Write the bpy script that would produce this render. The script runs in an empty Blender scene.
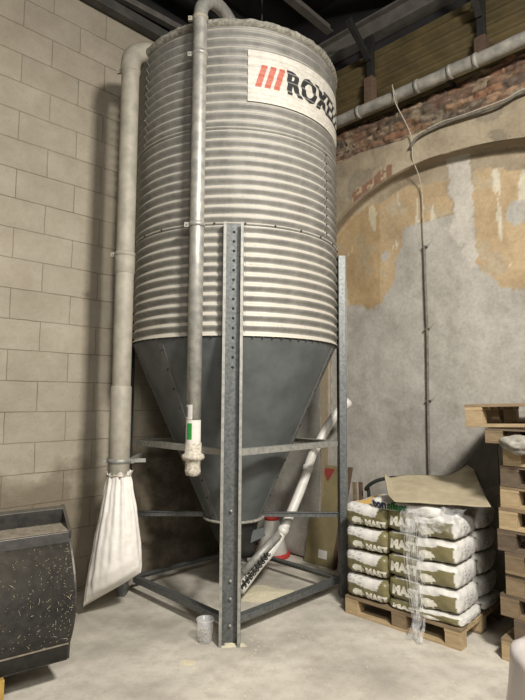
import bpy, bmesh, math, random
from mathutils import Vector, Matrix, noise
random.seed(7)
PI = math.pi
COL = bpy.context.scene.collection
SC = bpy.context.scene

# ------------------------------------------------------------------ camera
F_PX, CAM_H = 530.0, 1.7
TH = math.atan(48/530); RO = -math.radians(.32)
FW = Vector((0, math.cos(TH), math.sin(TH)))
R0 = Vector((1, 0, 0)); U0 = R0.cross(FW)
RV = R0*math.cos(RO) - U0*math.sin(RO); UV = U0*math.cos(RO) + R0*math.sin(RO)
cam_d = bpy.data.cameras.new('camera'); cam = bpy.data.objects.new('camera', cam_d)
COL.objects.link(cam); SC.camera = cam
cam_d.sensor_fit = 'VERTICAL'; cam_d.sensor_height = 24; cam_d.lens = F_PX/700*24
cam_d.clip_start = .05
cam.matrix_world = Matrix((( RV.x, UV.x, -FW.x, 0), (RV.y, UV.y, -FW.y, 0), (RV.z, UV.z, -FW.z, CAM_H), (0, 0, 0, 1)))
CP = Vector((0, 0, CAM_H))
def ray(px, py): return FW + RV*((px-262.5)/F_PX) + UV*((350-py)/F_PX)
def at(px, py, Y):                      # the point seen at a pixel of the photo, at distance Y
    r = ray(px, py); return CP + r*(Y/r.y)
def on_floor(px, py, z=0):
    r = ray(px, py); return CP + r*((z-CAM_H)/r.z)

# ------------------------------------------------------------------ light
SC.view_settings.view_transform = 'Standard'; SC.view_settings.look = 'None'
SC.view_settings.gamma = 1; SC.view_settings.exposure = -0.12
SC.view_settings.use_curve_mapping = False
w = bpy.data.worlds.new('world'); SC.world = w; w.use_nodes = True
w.node_tree.nodes['Background'].inputs[0].default_value = (.80, .86, 1, 1)
w.node_tree.nodes['Background'].inputs[1].default_value = .08
def area(name, loc, target, size, size_y, power, color, spread=PI):
    l = bpy.data.lights.new(name, 'AREA'); l.shape = 'RECTANGLE'; l.size = size; l.size_y = size_y
    l.energy = power; l.color = color; l.spread = spread
    o = bpy.data.objects.new(name, l); COL.objects.link(o); o.location = loc
    o.rotation_euler = (Vector(target)-Vector(loc)).to_track_quat('-Z', 'Y').to_euler()
    return o
area('hall_lamp', (1.7, .2, 4.5), (.0, 3.9, .2), .6, .45, 300, (1, .955, .89), math.radians(150))
area('rear_fill', (.9, -2.6, 4.6), (1.2, 4.6, .2), 1.6, 1.0, 130, (1, .955, .89), math.radians(150))  # added fill light behind the camera, aimed to brighten the right wall

# ------------------------------------------------------------------ materials
def lin(c):
    return tuple(((v/255)/12.92 if v/255 <= .04045 else ((v/255+.055)/1.055)**2.4) for v in c)
class N:
    def __init__(s, name):
        s.m = bpy.data.materials.new(name); s.m.use_nodes = True
        s.t = s.m.node_tree; s.b = s.t.nodes['Principled BSDF']
    def n(s, ty, **k):
        n = s.t.nodes.new(ty)
        for a, v in k.items():
            if a.startswith('i_'): n.inputs[a[2:].replace('_', ' ')].default_value = v
            else: setattr(n, a, v)
        return n
    def l(s, a, b): s.t.links.new(a, b)
    def noise(s, scale, detail=5, rough=.6, vec=None):
        n = s.n('ShaderNodeTexNoise', i_Scale=scale, i_Detail=detail, i_Roughness=rough)
        s.l(vec or s.co(), n.inputs['Vector']); return n.outputs['Fac']
    def co(s):
        if not hasattr(s, '_c'): s._c = s.n('ShaderNodeTexCoord').outputs['Object']
        return s._c
    def ramp(s, fac, stops):
        r = s.n('ShaderNodeValToRGB'); e = r.color_ramp.elements
        while len(e) < len(stops): e.new(.5)
        for q, (p, c) in zip(e, stops):
            q.position = p; q.color = (*c, 1) if len(c) == 3 else c
        s.l(fac, r.inputs[0]); return r.outputs[0]
    def mix(s, fac, a, b, mode='MIX'):
        x = s.n('ShaderNodeMix', data_type='RGBA', blend_type=mode)
        for sock, v in ((0, fac), (6, a), (7, b)):
            if hasattr(v, 'links') or hasattr(v, 'is_linked'): s.l(v, x.inputs[sock])
            else: x.inputs[sock].default_value = v if sock == 0 else (*v, 1)
        return x.outputs[2]
    def math(s, op, a, b=0.0, c=None):
        x = s.n('ShaderNodeMath', operation=op)
        for i, v in enumerate((a, b) if c is None else (a, b, c)):
            if hasattr(v, 'is_linked'): s.l(v, x.inputs[i])
            else: x.inputs[i].default_value = v
        return x.outputs[0]
    def bump(s, h, strength=.3, dist=.01):
        b = s.n('ShaderNodeBump', i_Strength=strength, i_Distance=dist); s.l(h, b.inputs['Height'])
        s.l(b.outputs[0], s.b.inputs['Normal'])
    def set(s, col=None, rough=.7, metal=0.):
        if col is not None:
            if hasattr(col, 'is_linked'): s.l(col, s.b.inputs['Base Color'])
            else: s.b.inputs['Base Color'].default_value = (*col, 1)
        if hasattr(rough, 'is_linked'): s.l(rough, s.b.inputs['Roughness'])
        else: s.b.inputs['Roughness'].default_value = rough
        s.b.inputs['Metallic'].default_value = metal
        return s.m
def simple(name, c1, c2=None, scale=12, rough=.7, metal=0., bump=.15, detail=5, dist=.004, lo=.35, hi=.65):
    s = N(name); c1 = lin(c1); c2 = lin(c2) if c2 else tuple(v*.8 for v in c1)
    f = s.noise(scale, detail)
    col = s.ramp(f, [(lo, c1), (hi, c2)])
    if bump: s.bump(s.noise(scale*2.5, 4), bump, dist)
    return s.set(col, rough, metal)
def dusty(name, base, base2, dust, amount=.55, scale=18, rough=.6, metal=0., bump=.2):
    """a base colour with settled dust where the surface faces up, and random dust patches"""
    s = N(name)
    b = s.ramp(s.noise(scale), [(.35, lin(base)), (.65, lin(base2))])
    g = s.n('ShaderNodeNewGeometry'); sx = s.n('ShaderNodeSeparateXYZ'); s.l(g.outputs['Normal'], sx.inputs[0])
    up = s.math('MULTIPLY', sx.outputs[2], 1.3)
    nz = s.noise(scale*1.7, 6, .7)
    f = s.math('MULTIPLY', s.math('ADD', s.math('MAXIMUM', up, 0.0), s.math('MULTIPLY', nz, .45)), amount)
    f = s.math('MINIMUM', f, 1.0)
    s.bump(nz, bump, .003)
    return s.set(s.mix(f, b, lin(dust)), rough, metal)

M = {}
# floor: trowelled concrete with pale dust and damp blotches
s = N('concrete_floor')
f1 = s.noise(1.1, 6, .62); f2 = s.noise(9, 8, .7); f3 = s.noise(60, 4, .6)
c = s.ramp(f1, [(.33, lin((150, 144, 132))), (.5, lin((188, 182, 169))), (.66, lin((210, 204, 190)))])
c = s.mix(s.math('MULTIPLY', s.ramp(f2, [(.45, (0, 0, 0)), (.68, (1, 1, 1))]), .5), c, lin((150, 143, 131)))
c = s.mix(s.math('MULTIPLY', s.ramp(f3, [(.58, (0, 0, 0)), (.7, (1, 1, 1))]), .3), c, lin((120, 112, 100)))
s.bump(s.noise(25, 8, .7), .25, .004); M['floor'] = s.set(c, .85)
# painted concrete-block wall
s = N('painted_block')
mp = s.n('ShaderNodeMapping'); s.l(s.co(), mp.inputs[0]); mp.inputs['Location'].default_value = (-.462, -.042, 0)
wob = s.n('ShaderNodeTexNoise', i_Scale=7.0, i_Detail=3.0); s.l(s.co(), wob.inputs['Vector'])
wv = s.n('ShaderNodeVectorMath', operation='MULTIPLY_ADD'); s.l(wob.outputs['Color'], wv.inputs[0])
wv.inputs[1].default_value = (.012, .012, 0); s.l(mp.outputs[0], wv.inputs[2])
br = s.n('ShaderNodeTexBrick', offset=.5); s.l(wv.outputs[0], br.inputs['Vector'])
br.inputs['Color1'].default_value = (1, 1, 1, 1); br.inputs['Color2'].default_value = (.86, .86, .86, 1); br.inputs['Mortar'].default_value = (.48, .45, .40, 1)
br.inputs['Scale'].default_value = 1; br.inputs['Mortar Size'].default_value = .0035; br.inputs['Mortar Smooth'].default_value = .4
br.inputs['Brick Width'].default_value = .512; br.inputs['Row Height'].default_value = .2562
patch = s.ramp(s.noise(1.6, 5, .6), [(.42, (0, 0, 0)), (.6, (1, 1, 1))])
base = s.ramp(s.noise(2.2, 7, .65), [(.3, lin((164, 154, 136))), (.7, lin((180, 171, 153)))])
bc = s.mix(s.math('ADD', s.math('MULTIPLY', patch, .5), .5), (1, 1, 1), br.outputs['Color'])
c = s.mix(1.0, base, bc, 'MULTIPLY')
sp = s.n('ShaderNodeSeparateXYZ'); s.l(s.co(), sp.inputs[0])
low = s.ramp(s.math('ADD', s.math('MULTIPLY', sp.outputs[1], .5), s.math('MULTIPLY', s.noise(3, 5), .5)), [(.69, (1, 1, 1)), (.83, (0, 0, 0))])
c = s.mix(s.math('MULTIPLY', low, .70), c, lin((96, 84, 66)))
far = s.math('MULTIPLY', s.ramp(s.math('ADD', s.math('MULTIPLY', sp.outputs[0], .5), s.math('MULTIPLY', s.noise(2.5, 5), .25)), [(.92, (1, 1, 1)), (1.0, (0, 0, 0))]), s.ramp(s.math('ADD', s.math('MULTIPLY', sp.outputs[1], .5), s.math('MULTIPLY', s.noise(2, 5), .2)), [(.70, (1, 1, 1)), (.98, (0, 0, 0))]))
c = s.mix(s.math('MULTIPLY', far, .93), c, lin((62, 56, 44)))   # dark stain and the silo's shade, both painted into the corner behind it      # grime splashed along the foot of the wall
spots = s.ramp(s.noise(38, 6, .75), [(.56, (0, 0, 0)), (.68, (1, 1, 1))])
c = s.mix(s.math('MULTIPLY', s.ramp(s.noise(5, 8, .72), [(.42, (0, 0, 0)), (.66, (1, 1, 1))]), .35), c, lin((140, 128, 106)))
c = s.mix(s.math('MULTIPLY', spots, .4), c, lin((128, 116, 96)))
hb = s.math('ADD', s.math('MULTIPLY', br.outputs['Fac'], -1.2), s.math('MULTIPLY', s.noise(22, 7, .7), .9))
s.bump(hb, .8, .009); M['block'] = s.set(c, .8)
# painted plaster with a colour attribute for its patches
s = N('plaster')
at_ = s.n('ShaderNodeVertexColor'); at_.layer_name = 'tint'
g1 = s.ramp(s.noise(3.4, 9, .72), [(.28, (.66, .65, .63)), (.5, (.92, .92, .92)), (.72, (1.1, 1.1, 1.1))])
g2 = s.ramp(s.noise(34, 6, .7), [(.4, (1, 1, 1)), (.75, (.78, .76, .72))])
c = s.mix(1.0, s.mix(1.0, at_.outputs[0], g1, 'MULTIPLY'), g2, 'MULTIPLY')
s.bump(s.noise(14, 9, .75), .35, .008); M['plaster'] = s.set(c, .9)
# rough old brick
s = N('old_brick')
at_ = s.n('ShaderNodeVertexColor'); at_.layer_name = 'tint'
c = s.mix(1.0, at_.outputs[0], s.ramp(s.noise(24, 8, .75), [(.3, (.55, .5, .46)), (.7, (1.3, 1.28, 1.25))]), 'MULTIPLY')
s.bump(s.noise(40, 8, .75), .7, .01); M['brick'] = s.set(c, .95)
# corrugated galvanised steel
s = N('galvanised')
st = s.n('ShaderNodeMapping'); s.l(s.co(), st.inputs[0]); st.inputs['Scale'].default_value = (1, 1, .35)
c = s.ramp(s.noise(9, 8, .7, st.outputs[0]), [(.3, lin((112, 111, 107))), (.7, lin((146, 144, 138)))])
g = s.n('ShaderNodeNewGeometry'); sx = s.n('ShaderNodeSeparateXYZ'); s.l(g.outputs['Normal'], sx.inputs[0])
up = s.math('MULTIPLY', s.math('MAXIMUM', s.math('SUBTRACT', sx.outputs[2], .08), 0.0), 2.6)
fz = s.math('MINIMUM', s.math('MULTIPLY', up, s.math('ADD', s.noise(7, 6, .7), .35)), .9)
c = s.mix(fz, c, lin((206, 200, 186)))
streak = s.ramp(s.noise(30, 4, .6, st.outputs[0]), [(.58, (0, 0, 0)), (.75, (1, 1, 1))])
c = s.mix(s.math('MULTIPLY', streak, .3), c, lin((110, 106, 98)))
s.bump(s.noise(60, 5), .08, .002)
s.b.inputs['Metallic'].default_value = .55
M['corr'] = s.set(c, .55, .25)
M['galv'] = simple('galvanised_post', (88, 91, 91), (116, 118, 116), 45, .5, .5, .12)
M['galv_l'] = simple('galvanised_rail', (138, 138, 132), (168, 166, 158), 30, .55, .4, .12)
M['pipe'] = simple('galvanised_pipe', (146, 145, 139), (174, 171, 162), 14, .45, .35, .12, lo=.4, hi=.6)
M['pipe_dust'] = simple('dusty_white_pipe', (142, 137, 124), (166, 160, 145), 9, .6, 0, .1)
M['cone'] = simple('slate_grey_steel', (88, 92, 93), (104, 108, 108), 5, .5, .3, .05)
M['cone_seam'] = simple('slate_grey_seam', (98, 100, 98), (112, 112, 108), 20, .55, .2, .1)
M['dark'] = simple('dark_steel', (44, 44, 44), (60, 58, 54), 20, .6, .4, .15)
M['bolt'] = simple('bolt_steel', (52, 50, 48), (70, 66, 60), 60, .6, .5, 0)
M['rim'] = simple('dust_crust', (168, 164, 152), (112, 108, 98), 40, .95, 0, .8, dist=.01)
M['red'] = simple('worn_red_print', (192, 112, 94), (172, 92, 76), 60, .6, 0, 0)
s = N('banded_black_print')
wz = s.n('ShaderNodeSeparateXYZ'); g = s.n('ShaderNodeNewGeometry'); s.l(g.outputs['Position'], wz.inputs[0])
ph = s.math('SINE', s.math('MULTIPLY', s.math('SUBTRACT', wz.outputs[2], 2.155), 2*PI/.0745))
c = s.mix(s.math('MULTIPLY', s.math('GREATER_THAN', s.math('ADD', ph, s.math('MULTIPLY', s.noise(50, 3), .5)), 1.0), .35), lin((40, 40, 42)), lin((196, 192, 182)))  # pale bands cross the letters once per corrugation
M['black_print'] = s.set(c, .6)
M['sticker'] = simple('white_sign_print', (208, 204, 194), (188, 183, 172), 26, .6, 0, .1)
M['bag_cloth'] = simple('woven_white_bag', (232, 228, 222), (222, 217, 208), 30, .75, 0, .15)
M['cord'] = simple('dusty_cord', (206, 198, 184), (150, 142, 126), 60, .9, 0, .4)
M['white_pl'] = simple('white_plastic', (216, 213, 206), (198, 194, 184), 12, .4, 0, .05)
M['bucket'] = dusty('black_painted_steel', (38, 39, 42), (62, 61, 59), (122, 114, 98), .26, 22, .42, .3, .15)
M['ledge'] = simple('dusty_steel_ledge', (136, 127, 110), (112, 104, 92), 24, .85, 0, .3)
M['straw'] = simple('straw_bits', (168, 160, 138), (130, 122, 100), 40, .9, 0, 0)
M['meal'] = simple('feed_meal', (214, 206, 180), (196, 187, 160), 50, .95, 0, .5)
def wood(name, a, b, sc=1.0):
    s = N(name); mp = s.n('ShaderNodeMapping'); s.l(s.co(), mp.inputs[0]); mp.inputs['Scale'].default_value = (2.2*sc, 14*sc, 14*sc)
    oi = s.n('ShaderNodeObjectInfo')
    f = s.noise(3.2, 7, .7, mp.outputs[0])
    c = s.ramp(f, [(.3, lin(a)), (.7, lin(b))])
    v = s.ramp(oi.outputs['Random'], [(0, (.78, .76, .74)), (1, (1.1, 1.08, 1.04))])
    s.bump(f, .3, .004); return s.set(s.mix(1.0, c, v, 'MULTIPLY'), .85)
M['wood_new'] = wood('pale_pine', (148, 128, 96), (184, 164, 130))
M['wood_mid'] = wood('weathered_pine', (106, 91, 70), (144, 125, 98))
M['wood_old'] = wood('grey_brown_wood', (76, 65, 53), (118, 102, 84))
M['wood_dark'] = wood('dark_timber', (80, 62, 50), (108, 88, 72))
M['mat'] = simple('tan_kraft_sheet', (162, 151, 126), (146, 136, 112), 10, .9, 0, .2)
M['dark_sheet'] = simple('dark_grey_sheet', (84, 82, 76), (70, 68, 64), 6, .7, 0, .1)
M['ceiling'] = simple('sooty_deck', (34, 34, 36), (48, 46, 44), 4, .9, 0, .2)
M['beam'] = simple('grey_steel_beam', (96, 94, 90), (76, 74, 70), 8, .6, .3, .1)
M['beam_l'] = simple('light_steel_beam', (128, 124, 116), (108, 104, 98), 8, .55, .3, .1)
M['ply'] = simple('ochre_cladding', (100, 86, 54), (76, 66, 40), 5, .7, 0, .15)
M['duct'] = simple('wrapped_pipe', (120, 118, 112), (164, 160, 150), 9, .6, .1, .3)
M['panel'] = simple('olive_board', (138, 126, 90), (118, 108, 78), 6, .85, 0, .2)
M['sign_red'] = simple('dull_red', (150, 62, 52), (128, 52, 46), 30, .8, 0, 0)
M['rim_red'] = simple('red_rim', (190, 52, 48), (160, 48, 44), 20, .6, 0, 0)
M['paper'] = simple('paper_label', (206, 204, 196), (186, 184, 178), 60, .8, 0, 0)
M['green_ink'] = simple('green_ink', (44, 138, 56), (36, 120, 50), 40, .6, 0, 0)
M['ink'] = simple('dark_ink', (40, 40, 46), (56, 56, 60), 60, .7, 0, 0)
M['navy_ink'] = simple('navy_ink', (32, 38, 66), (40, 44, 66), 60, .6, 0, 0)
M['leaf_ink'] = simple('leaf_green_ink', (36, 92, 44), (48, 110, 54), 60, .6, 0, 0)
M['print_white'] = simple('off_white_print', (222, 218, 204), (206, 202, 188), 60, .5, 0, 0)
M['cable'] = simple('grey_cable', (92, 88, 80), (120, 114, 102), 30, .8, 0, .3)
M['rope'] = simple('pale_rope', (176, 170, 154), (150, 143, 126), 50, .9, 0, .4)
M['block_yellow'] = wood('yellow_block', (168, 134, 62), (200, 166, 92))
s = N('printed_bag')
at_ = s.n('ShaderNodeVertexColor'); at_.layer_name = 'tint'
c = s.mix(1.0, at_.outputs[0], s.ramp(s.noise(18, 6, .65), [(.35, (.9, .9, .9)), (.7, (1.04, 1.04, 1.04))]), 'MULTIPLY')
s.bump(s.noise(16, 6, .6), .5, .008); M['bag'] = s.set(c, .38)
s = N('stretch_film')
tr = s.n('ShaderNodeBsdfTransparent'); tr.inputs[0].default_value = (.97, .97, .97, 1)
mx = s.n('ShaderNodeMixShader'); s.b.inputs['Base Color'].default_value = (.85, .85, .85, 1); s.b.inputs['Roughness'].default_value = .25
s.b.inputs['Specular IOR Level'].default_value = .9
s.bump(s.noise(14, 4, .6), .4, .01)
fr = s.ramp(s.noise(20, 4, .6), [(.4, (.10, .10, .10)), (.7, (.40, .40, .40))])
s.l(fr, mx.inputs[0]); s.l(tr.outputs[0], mx.inputs[1]); s.l(s.b.outputs[0], mx.inputs[2])
s.l(mx.outputs[0], s.t.nodes['Material Output'].inputs['Surface']); M['film'] = s.m
s = N('clear_cup')
tr = s.n('ShaderNodeBsdfTransparent'); mx = s.n('ShaderNodeMixShader'); mx.inputs[0].default_value = .22
s.b.inputs['Base Color'].default_value = (.9, .9, .9, 1); s.b.inputs['Roughness'].default_value = .15
s.l(tr.outputs[0], mx.inputs[1]); s.l(s.b.outputs[0], mx.inputs[2]); s.l(mx.outputs[0], s.t.nodes['Material Output'].inputs['Surface']); M['cup'] = s.m
s = N('milky_plastic')
s.b.inputs['Subsurface Weight'].default_value = .3; s.b.inputs['Subsurface Radius'].default_value = (.05, .04, .04)
s.bump(s.noise(5, 4), .3, .02)
M['milky'] = s.set(lin((196, 189, 185)), .25)

# ------------------------------------------------------------------ helpers
ORG = {}
def tag(o, label=None, cat=None, group=None, kind=None):
    if label: o['label'] = label
    if cat: o['category'] = cat
    if group: o['group'] = group
    if kind: o['kind'] = kind
    return o
def thing(name, label, cat, loc=(0, 0, 0), group=None):
    o = bpy.data.objects.new(name, None); COL.objects.link(o); o.location = loc
    o.empty_display_size = .1; ORG[o] = Vector(loc)
    return tag(o, label, cat, group)
class MB:
    def __init__(s): s.v = []; s.f = []; s.sm = []; s.c = []
    def add(s, vs, fs, smooth=False, col=None):
        k = len(s.v); s.v += [Vector(v) for v in vs]; s.f += [tuple(i+k for i in f) for f in fs]
        s.sm += [smooth]*len(fs)
        if col is not None: s.c += col
        return s
    def box(s, c, size, R=None):
        a, b, h = (x/2 for x in size); vs = []
        for x in (-a, a):
            for y in (-b, b):
                for z in (-h, h):
                    p = Vector((x, y, z)); p = R @ p if R else p; vs.append(p+Vector(c))
        return s.add(vs, [(0, 1, 3, 2), (4, 6, 7, 5), (0, 4, 5, 1), (2, 3, 7, 6), (0, 2, 6, 4), (1, 5, 7, 3)])
    def bar(s, p, q, wd, ht, up=Vector((0, 0, 1))):      # box from p to q, wd across, ht along up
        p, q = Vector(p), Vector(q); d = (q-p); L = d.length; d.normalize()
        side = d.cross(up).normalized(); u = side.cross(d)
        R = Matrix((d, side, u)).transposed()
        return s.box((p+q)/2, (L, wd, ht), R)
    def tube(s, path, r, n=16, cap=True, closed=False):
        P = [Vector(p) for p in path]; m = len(P); rr = r if hasattr(r, '__len__') else [r]*m
        vs = []; prev = None
        for i, p in enumerate(P):
            t = (P[min(i+1, m-1)]-P[max(i-1, 0)]) if not closed else P[(i+1) % m]-P[i-1]
            t.normalize()
            if prev is None:
                a = Vector((0, 0, 1)) if abs(t.z) < .9 else Vector((1, 0, 0)); u = t.cross(a).normalized()
            else: u = (prev - t*prev.dot(t)).normalized()
            prev = u; v = t.cross(u)
            for j in range(n):
                an = 2*PI*j/n; vs.append(p+(u*math.cos(an)+v*math.sin(an))*rr[i])
        fs = []
        for i in range(m if closed else m-1):
            for j in range(n):
                i2 = (i+1) % m
                fs.append((i*n+j, i*n+(j+1) % n, i2*n+(j+1) % n, i2*n+j))
        if cap and not closed: fs += [tuple(range(n))[::-1], tuple((m-1)*n+j for j in range(n))]
        return s.add(vs, fs, True)
    def lathe(s, prof, c=(0, 0, 0), n=32, a0=0, a1=2*PI, smooth=True):
        full = abs(a1-a0-2*PI) < 1e-6; k = n if full else n+1; vs = []
        for r, z in prof:
            for j in range(k):
                a = a0+(a1-a0)*j/n; vs.append((c[0]+r*math.cos(a), c[1]+r*math.sin(a), c[2]+z))
        fs = [(i*k+j, i*k+(j+1) % k, (i+1)*k+(j+1) % k, (i+1)*k+j) for i in range(len(prof)-1) for j in range(k if full else k-1)]
        return s.add(vs, fs, smooth)
    def prism(s, poly, fn, d):          # poly in 2D; fn(x, y, t) -> point; t in 0..d
        n = len(poly)
        vs = [fn(x, y, 0) for x, y in poly]+[fn(x, y, d) for x, y in poly]
        return s.add(vs, [tuple(range(n)), tuple(range(n, 2*n))[::-1]]+[(i, (i+1) % n, n+(i+1) % n, n+i) for i in range(n)])
    def grid(s, fn, nu, nv, smooth=True, colfn=None, u0=0, u1=1, v0=0, v1=1):
        vs = []; cs = []
        for i in range(nu+1):
            for j in range(nv+1):
                u = u0+(u1-u0)*i/nu; v = v0+(v1-v0)*j/nv; vs.append(fn(u, v))
                if colfn: cs.append(colfn(u, v))
        fs = [(i*(nv+1)+j, (i+1)*(nv+1)+j, (i+1)*(nv+1)+j+1, i*(nv+1)+j+1) for i in range(nu) for j in range(nv)]
        return s.add(vs, fs, smooth, cs if colfn else None)
    def build(s, name, m, parent=None, bevel=0, local=False, fix=True, solid=0):
        o0 = ORG.get(parent, Vector()) if parent and not local else Vector()
        me = bpy.data.meshes.new(name); me.from_pydata([v-o0 for v in s.v], [], s.f); me.materials.append(M[m])
        me.polygons.foreach_set('use_smooth', s.sm)
        if s.c:
            a = me.color_attributes.new('tint', 'FLOAT_COLOR', 'POINT')
            a.data.foreach_set('color', [x for c in s.c for x in (*c, 1)])
        if fix:
            b = bmesh.new(); b.from_mesh(me); bmesh.ops.recalc_face_normals(b, faces=b.faces); b.to_mesh(me); b.free()
        me.update()
        o = bpy.data.objects.new(name, me); COL.objects.link(o)
        if parent: o.parent = parent; ORG[o] = ORG.get(parent, Vector())
        if solid: md = o.modifiers.new('solid', 'SOLIDIFY'); md.thickness = solid; md.offset = 0
        if bevel: md = o.modifiers.new('bevel', 'BEVEL'); md.width = bevel; md.segments = 2; md.limit_method = 'ANGLE'
        return o
def struct(o): o['kind'] = 'structure'; return o
def copy_tree(o, parent=None):
    c = o.copy(); COL.objects.link(c); c.parent = parent; ORG[c] = ORG.get(o, Vector())
    for ch in list(o.children): copy_tree(ch, c)
    return c
def text_mesh(body, size, bold=0.0, spacing=1.0, step=.02):
    cu = bpy.data.curves.new('t', 'FONT'); cu.body = body; cu.size = size; cu.offset = bold; cu.space_character = spacing
    cu.resolution_u = 3
    o = bpy.data.objects.new('t', cu); COL.objects.link(o); dg = bpy.context.evaluated_depsgraph_get(); dg.update()
    me = bpy.data.meshes.new_from_object(o.evaluated_get(dg)); b = bmesh.new(); b.from_mesh(me)
    bpy.data.objects.remove(o); bpy.data.curves.remove(cu); bpy.data.meshes.remove(me)
    xs = [v.co.x for v in b.verts]; ys = [v.co.y for v in b.verts]
    for lo, hi, ax in ((min(xs), max(xs), 0), (min(ys), max(ys), 1)):
        k = lo+step
        while k < hi:
            co = (k, 0, 0) if ax == 0 else (0, k, 0); no = (1, 0, 0) if ax == 0 else (0, 1, 0)
            bmesh.ops.bisect_plane(b, geom=b.verts[:]+b.edges[:]+b.faces[:], plane_co=co, plane_no=no); k += step
    b.verts.index_update()
    bmesh.ops.triangulate(b, faces=b.faces[:]); b.verts.index_update()
    V = [(v.co.x-min(xs), v.co.y) for v in b.verts]; Fc = [tuple(v.index for v in f.verts) for f in b.faces]; b.free()
    return V, Fc, max(xs)-min(xs)
def poly_mesh(poly, step=.01):
    b = bmesh.new(); b.faces.new([b.verts.new((x, y, 0)) for x, y in poly])
    bmesh.ops.triangulate(b, faces=b.faces[:])
    xs = [p[0] for p in poly]; ys = [p[1] for p in poly]
    for lo, hi, ax in ((min(xs), max(xs), 0), (min(ys), max(ys), 1)):
        k = lo+step
        while k < hi:
            co = (k, 0, 0) if ax == 0 else (0, k, 0); no = (1, 0, 0) if ax == 0 else (0, 1, 0)
            bmesh.ops.bisect_plane(b, geom=b.verts[:]+b.edges[:]+b.faces[:], plane_co=co, plane_no=no); k += step
    b.verts.index_update()
    bmesh.ops.triangulate(b, faces=b.faces[:]); b.verts.index_update()
    V = [(v.co.x, v.co.y) for v in b.verts]; Fc = [tuple(v.index for v in f.verts) for f in b.faces]; b.free()
    return V, Fc
def nz(p, sc=1.0, off=0.0): return noise.noise(Vector(p)*sc+Vector((off, off*1.7, off*.3)))
def lerp(a, b, t): return a+(b-a)*t
def inpoly(x, y, P):
    r = False; j = len(P)-1
    for i in range(len(P)):
        if (P[i][1] > y) != (P[j][1] > y) and x < (P[j][0]-P[i][0])*(y-P[i][1])/(P[j][1]-P[i][1])+P[i][0]: r = not r
        j = i
    return r
def smooth_path(pts, n=8):              # Catmull-Rom through the points
    P = [Vector(p) for p in pts]; P = [P[0]*2-P[1]]+P+[P[-1]*2-P[-2]]; out = []
    for i in range(1, len(P)-2):
        for k in range(n):
            t = k/n; a, b, c, d = P[i-1:i+3]
            out.append(.5*((2*b)+(c-a)*t+(2*a-5*b+4*c-d)*t*t+(3*b-a-3*c+d)*t**3))
    out.append(P[-2]); return out

# ------------------------------------------------------------------ room shell
K = 1/math.hypot(1, 1.015)
COR = Vector((.058, 6.45, 0))
DR = Vector((1.015, -1, 0))*K; NR = Vector((-1, -1.015, 0))*K       # along the right wall / into the room
DL = Vector((-1.015, -1, 0))*K; NL = Vector((1, -1.015, 0))*K       # along the left wall / into the room
def WR(a, z, off=0): return COR+DR*a+NR*off+Vector((0, 0, z))
def WL(a, z, off=0): return COR+DL*a+NL*off+Vector((0, 0, z))
LW, LR, TOP = 8.0, 8.0, 6.3

mb = MB(); q = [WL(-.2, 0, -.2), WL(LW, 0, -.2), WL(LW, 0, 9), WR(LR, 0, -.2), ]
mb.prism([(-.25, -.25), (9, -.25), (9, 9), (-.25, 9)], lambda x, y, t: COR+DL*x+DR*y+Vector((0, 0, -t)), .2)
struct(mb.build('floor', 'floor'))
mb = MB(); mb.prism([(-.25, -.25), (9, -.25), (9, 9), (-.25, 9)], lambda x, y, t: COR+DL*x+DR*y+Vector((0, 0, TOP+t)), .15)
struct(mb.build('ceiling', 'ceiling'))
# left wall in its own frame, so its block pattern follows the wall
me = bpy.data.meshes.new('wall_left')
vs = [(x, y, z) for x in (-.2, LW) for y in (0, 5.42) for z in (0, -.2)]
me.from_pydata(vs, [], [(0, 1, 3, 2), (4, 6, 7, 5), (0, 4, 5, 1), (2, 3, 7, 6), (0, 2, 6, 4), (1, 5, 7, 3)])
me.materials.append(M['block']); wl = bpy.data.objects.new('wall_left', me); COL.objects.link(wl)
X = DL; Z = NL; Y = Vector((0, 0, 1))
if X.cross(Y).dot(Z) < 0: pass
wl.matrix_world = Matrix(((X.x, 0, Z.x, COR.x), (X.y, 0, Z.y, COR.y), (0, 1, 0, 0), (0, 0, 0, 1)))
struct(wl)
# wall plate, gap and upper band above the blocks
struct(MB().bar(WL(-.1, 5.48, -.02), WL(LW, 5.48, -.02), .26, .10).build('trim_1', 'beam', bevel=.004))
struct(MB().bar(WL(-.1, 5.92, -.12), WL(LW, 5.92, -.12), .1, .80).build('trim_2', 'ceiling'))

# right wall: recessed blind arch below, plaster layer standing proud above it
AS, AB, AZ = 2.3, .80, 3.13
def arch_z(a):
    d = abs(a-AS)/(1.35 if a < AS else 1.7)
    if d >= 1: return .02
    z = AZ+AB*math.sqrt(1-d*d)
    if d > .985: z = lerp(z, .02, (d-.985)/.015)
    return z
PROUD = .17
ochreL = [(.9, 3.0), (1.0, 3.45), (1.35, 3.66), (1.81, 3.78), (2.318, 3.78), (2.328, 3.412), (2.158, 3.414), (1.881, 3.388), (1.82, 3.137), (1.746, 2.803), (1.618, 2.688), (1.251, 2.68), (1.054, 2.659), (.9, 2.66)]
ochreR = [(2.56, 3.74), (3.3, 3.6), (4.4, 3.5), (4.4, 2.7), (2.988, 2.642), (2.777, 2.656), (2.73, 2.795), (2.612, 2.932), (2.564, 3.096), (2.535, 3.343)]
strip = [(2.342, 4.0), (2.56, 4.0), (2.539, 3.175), (2.416, 3.108), (2.342, 3.218)]
paleR = [(2.55, 3.97), (3.3, 3.8), (3.3, 3.5), (2.95, 3.62), (2.6, 3.60)]
GREY, OCH, LIGHT, PALE, BEIGE = (lin(c) for c in ((176, 172, 163), (184, 162, 128), (194, 189, 178), (178, 166, 143), (146, 132, 110)))
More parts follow.
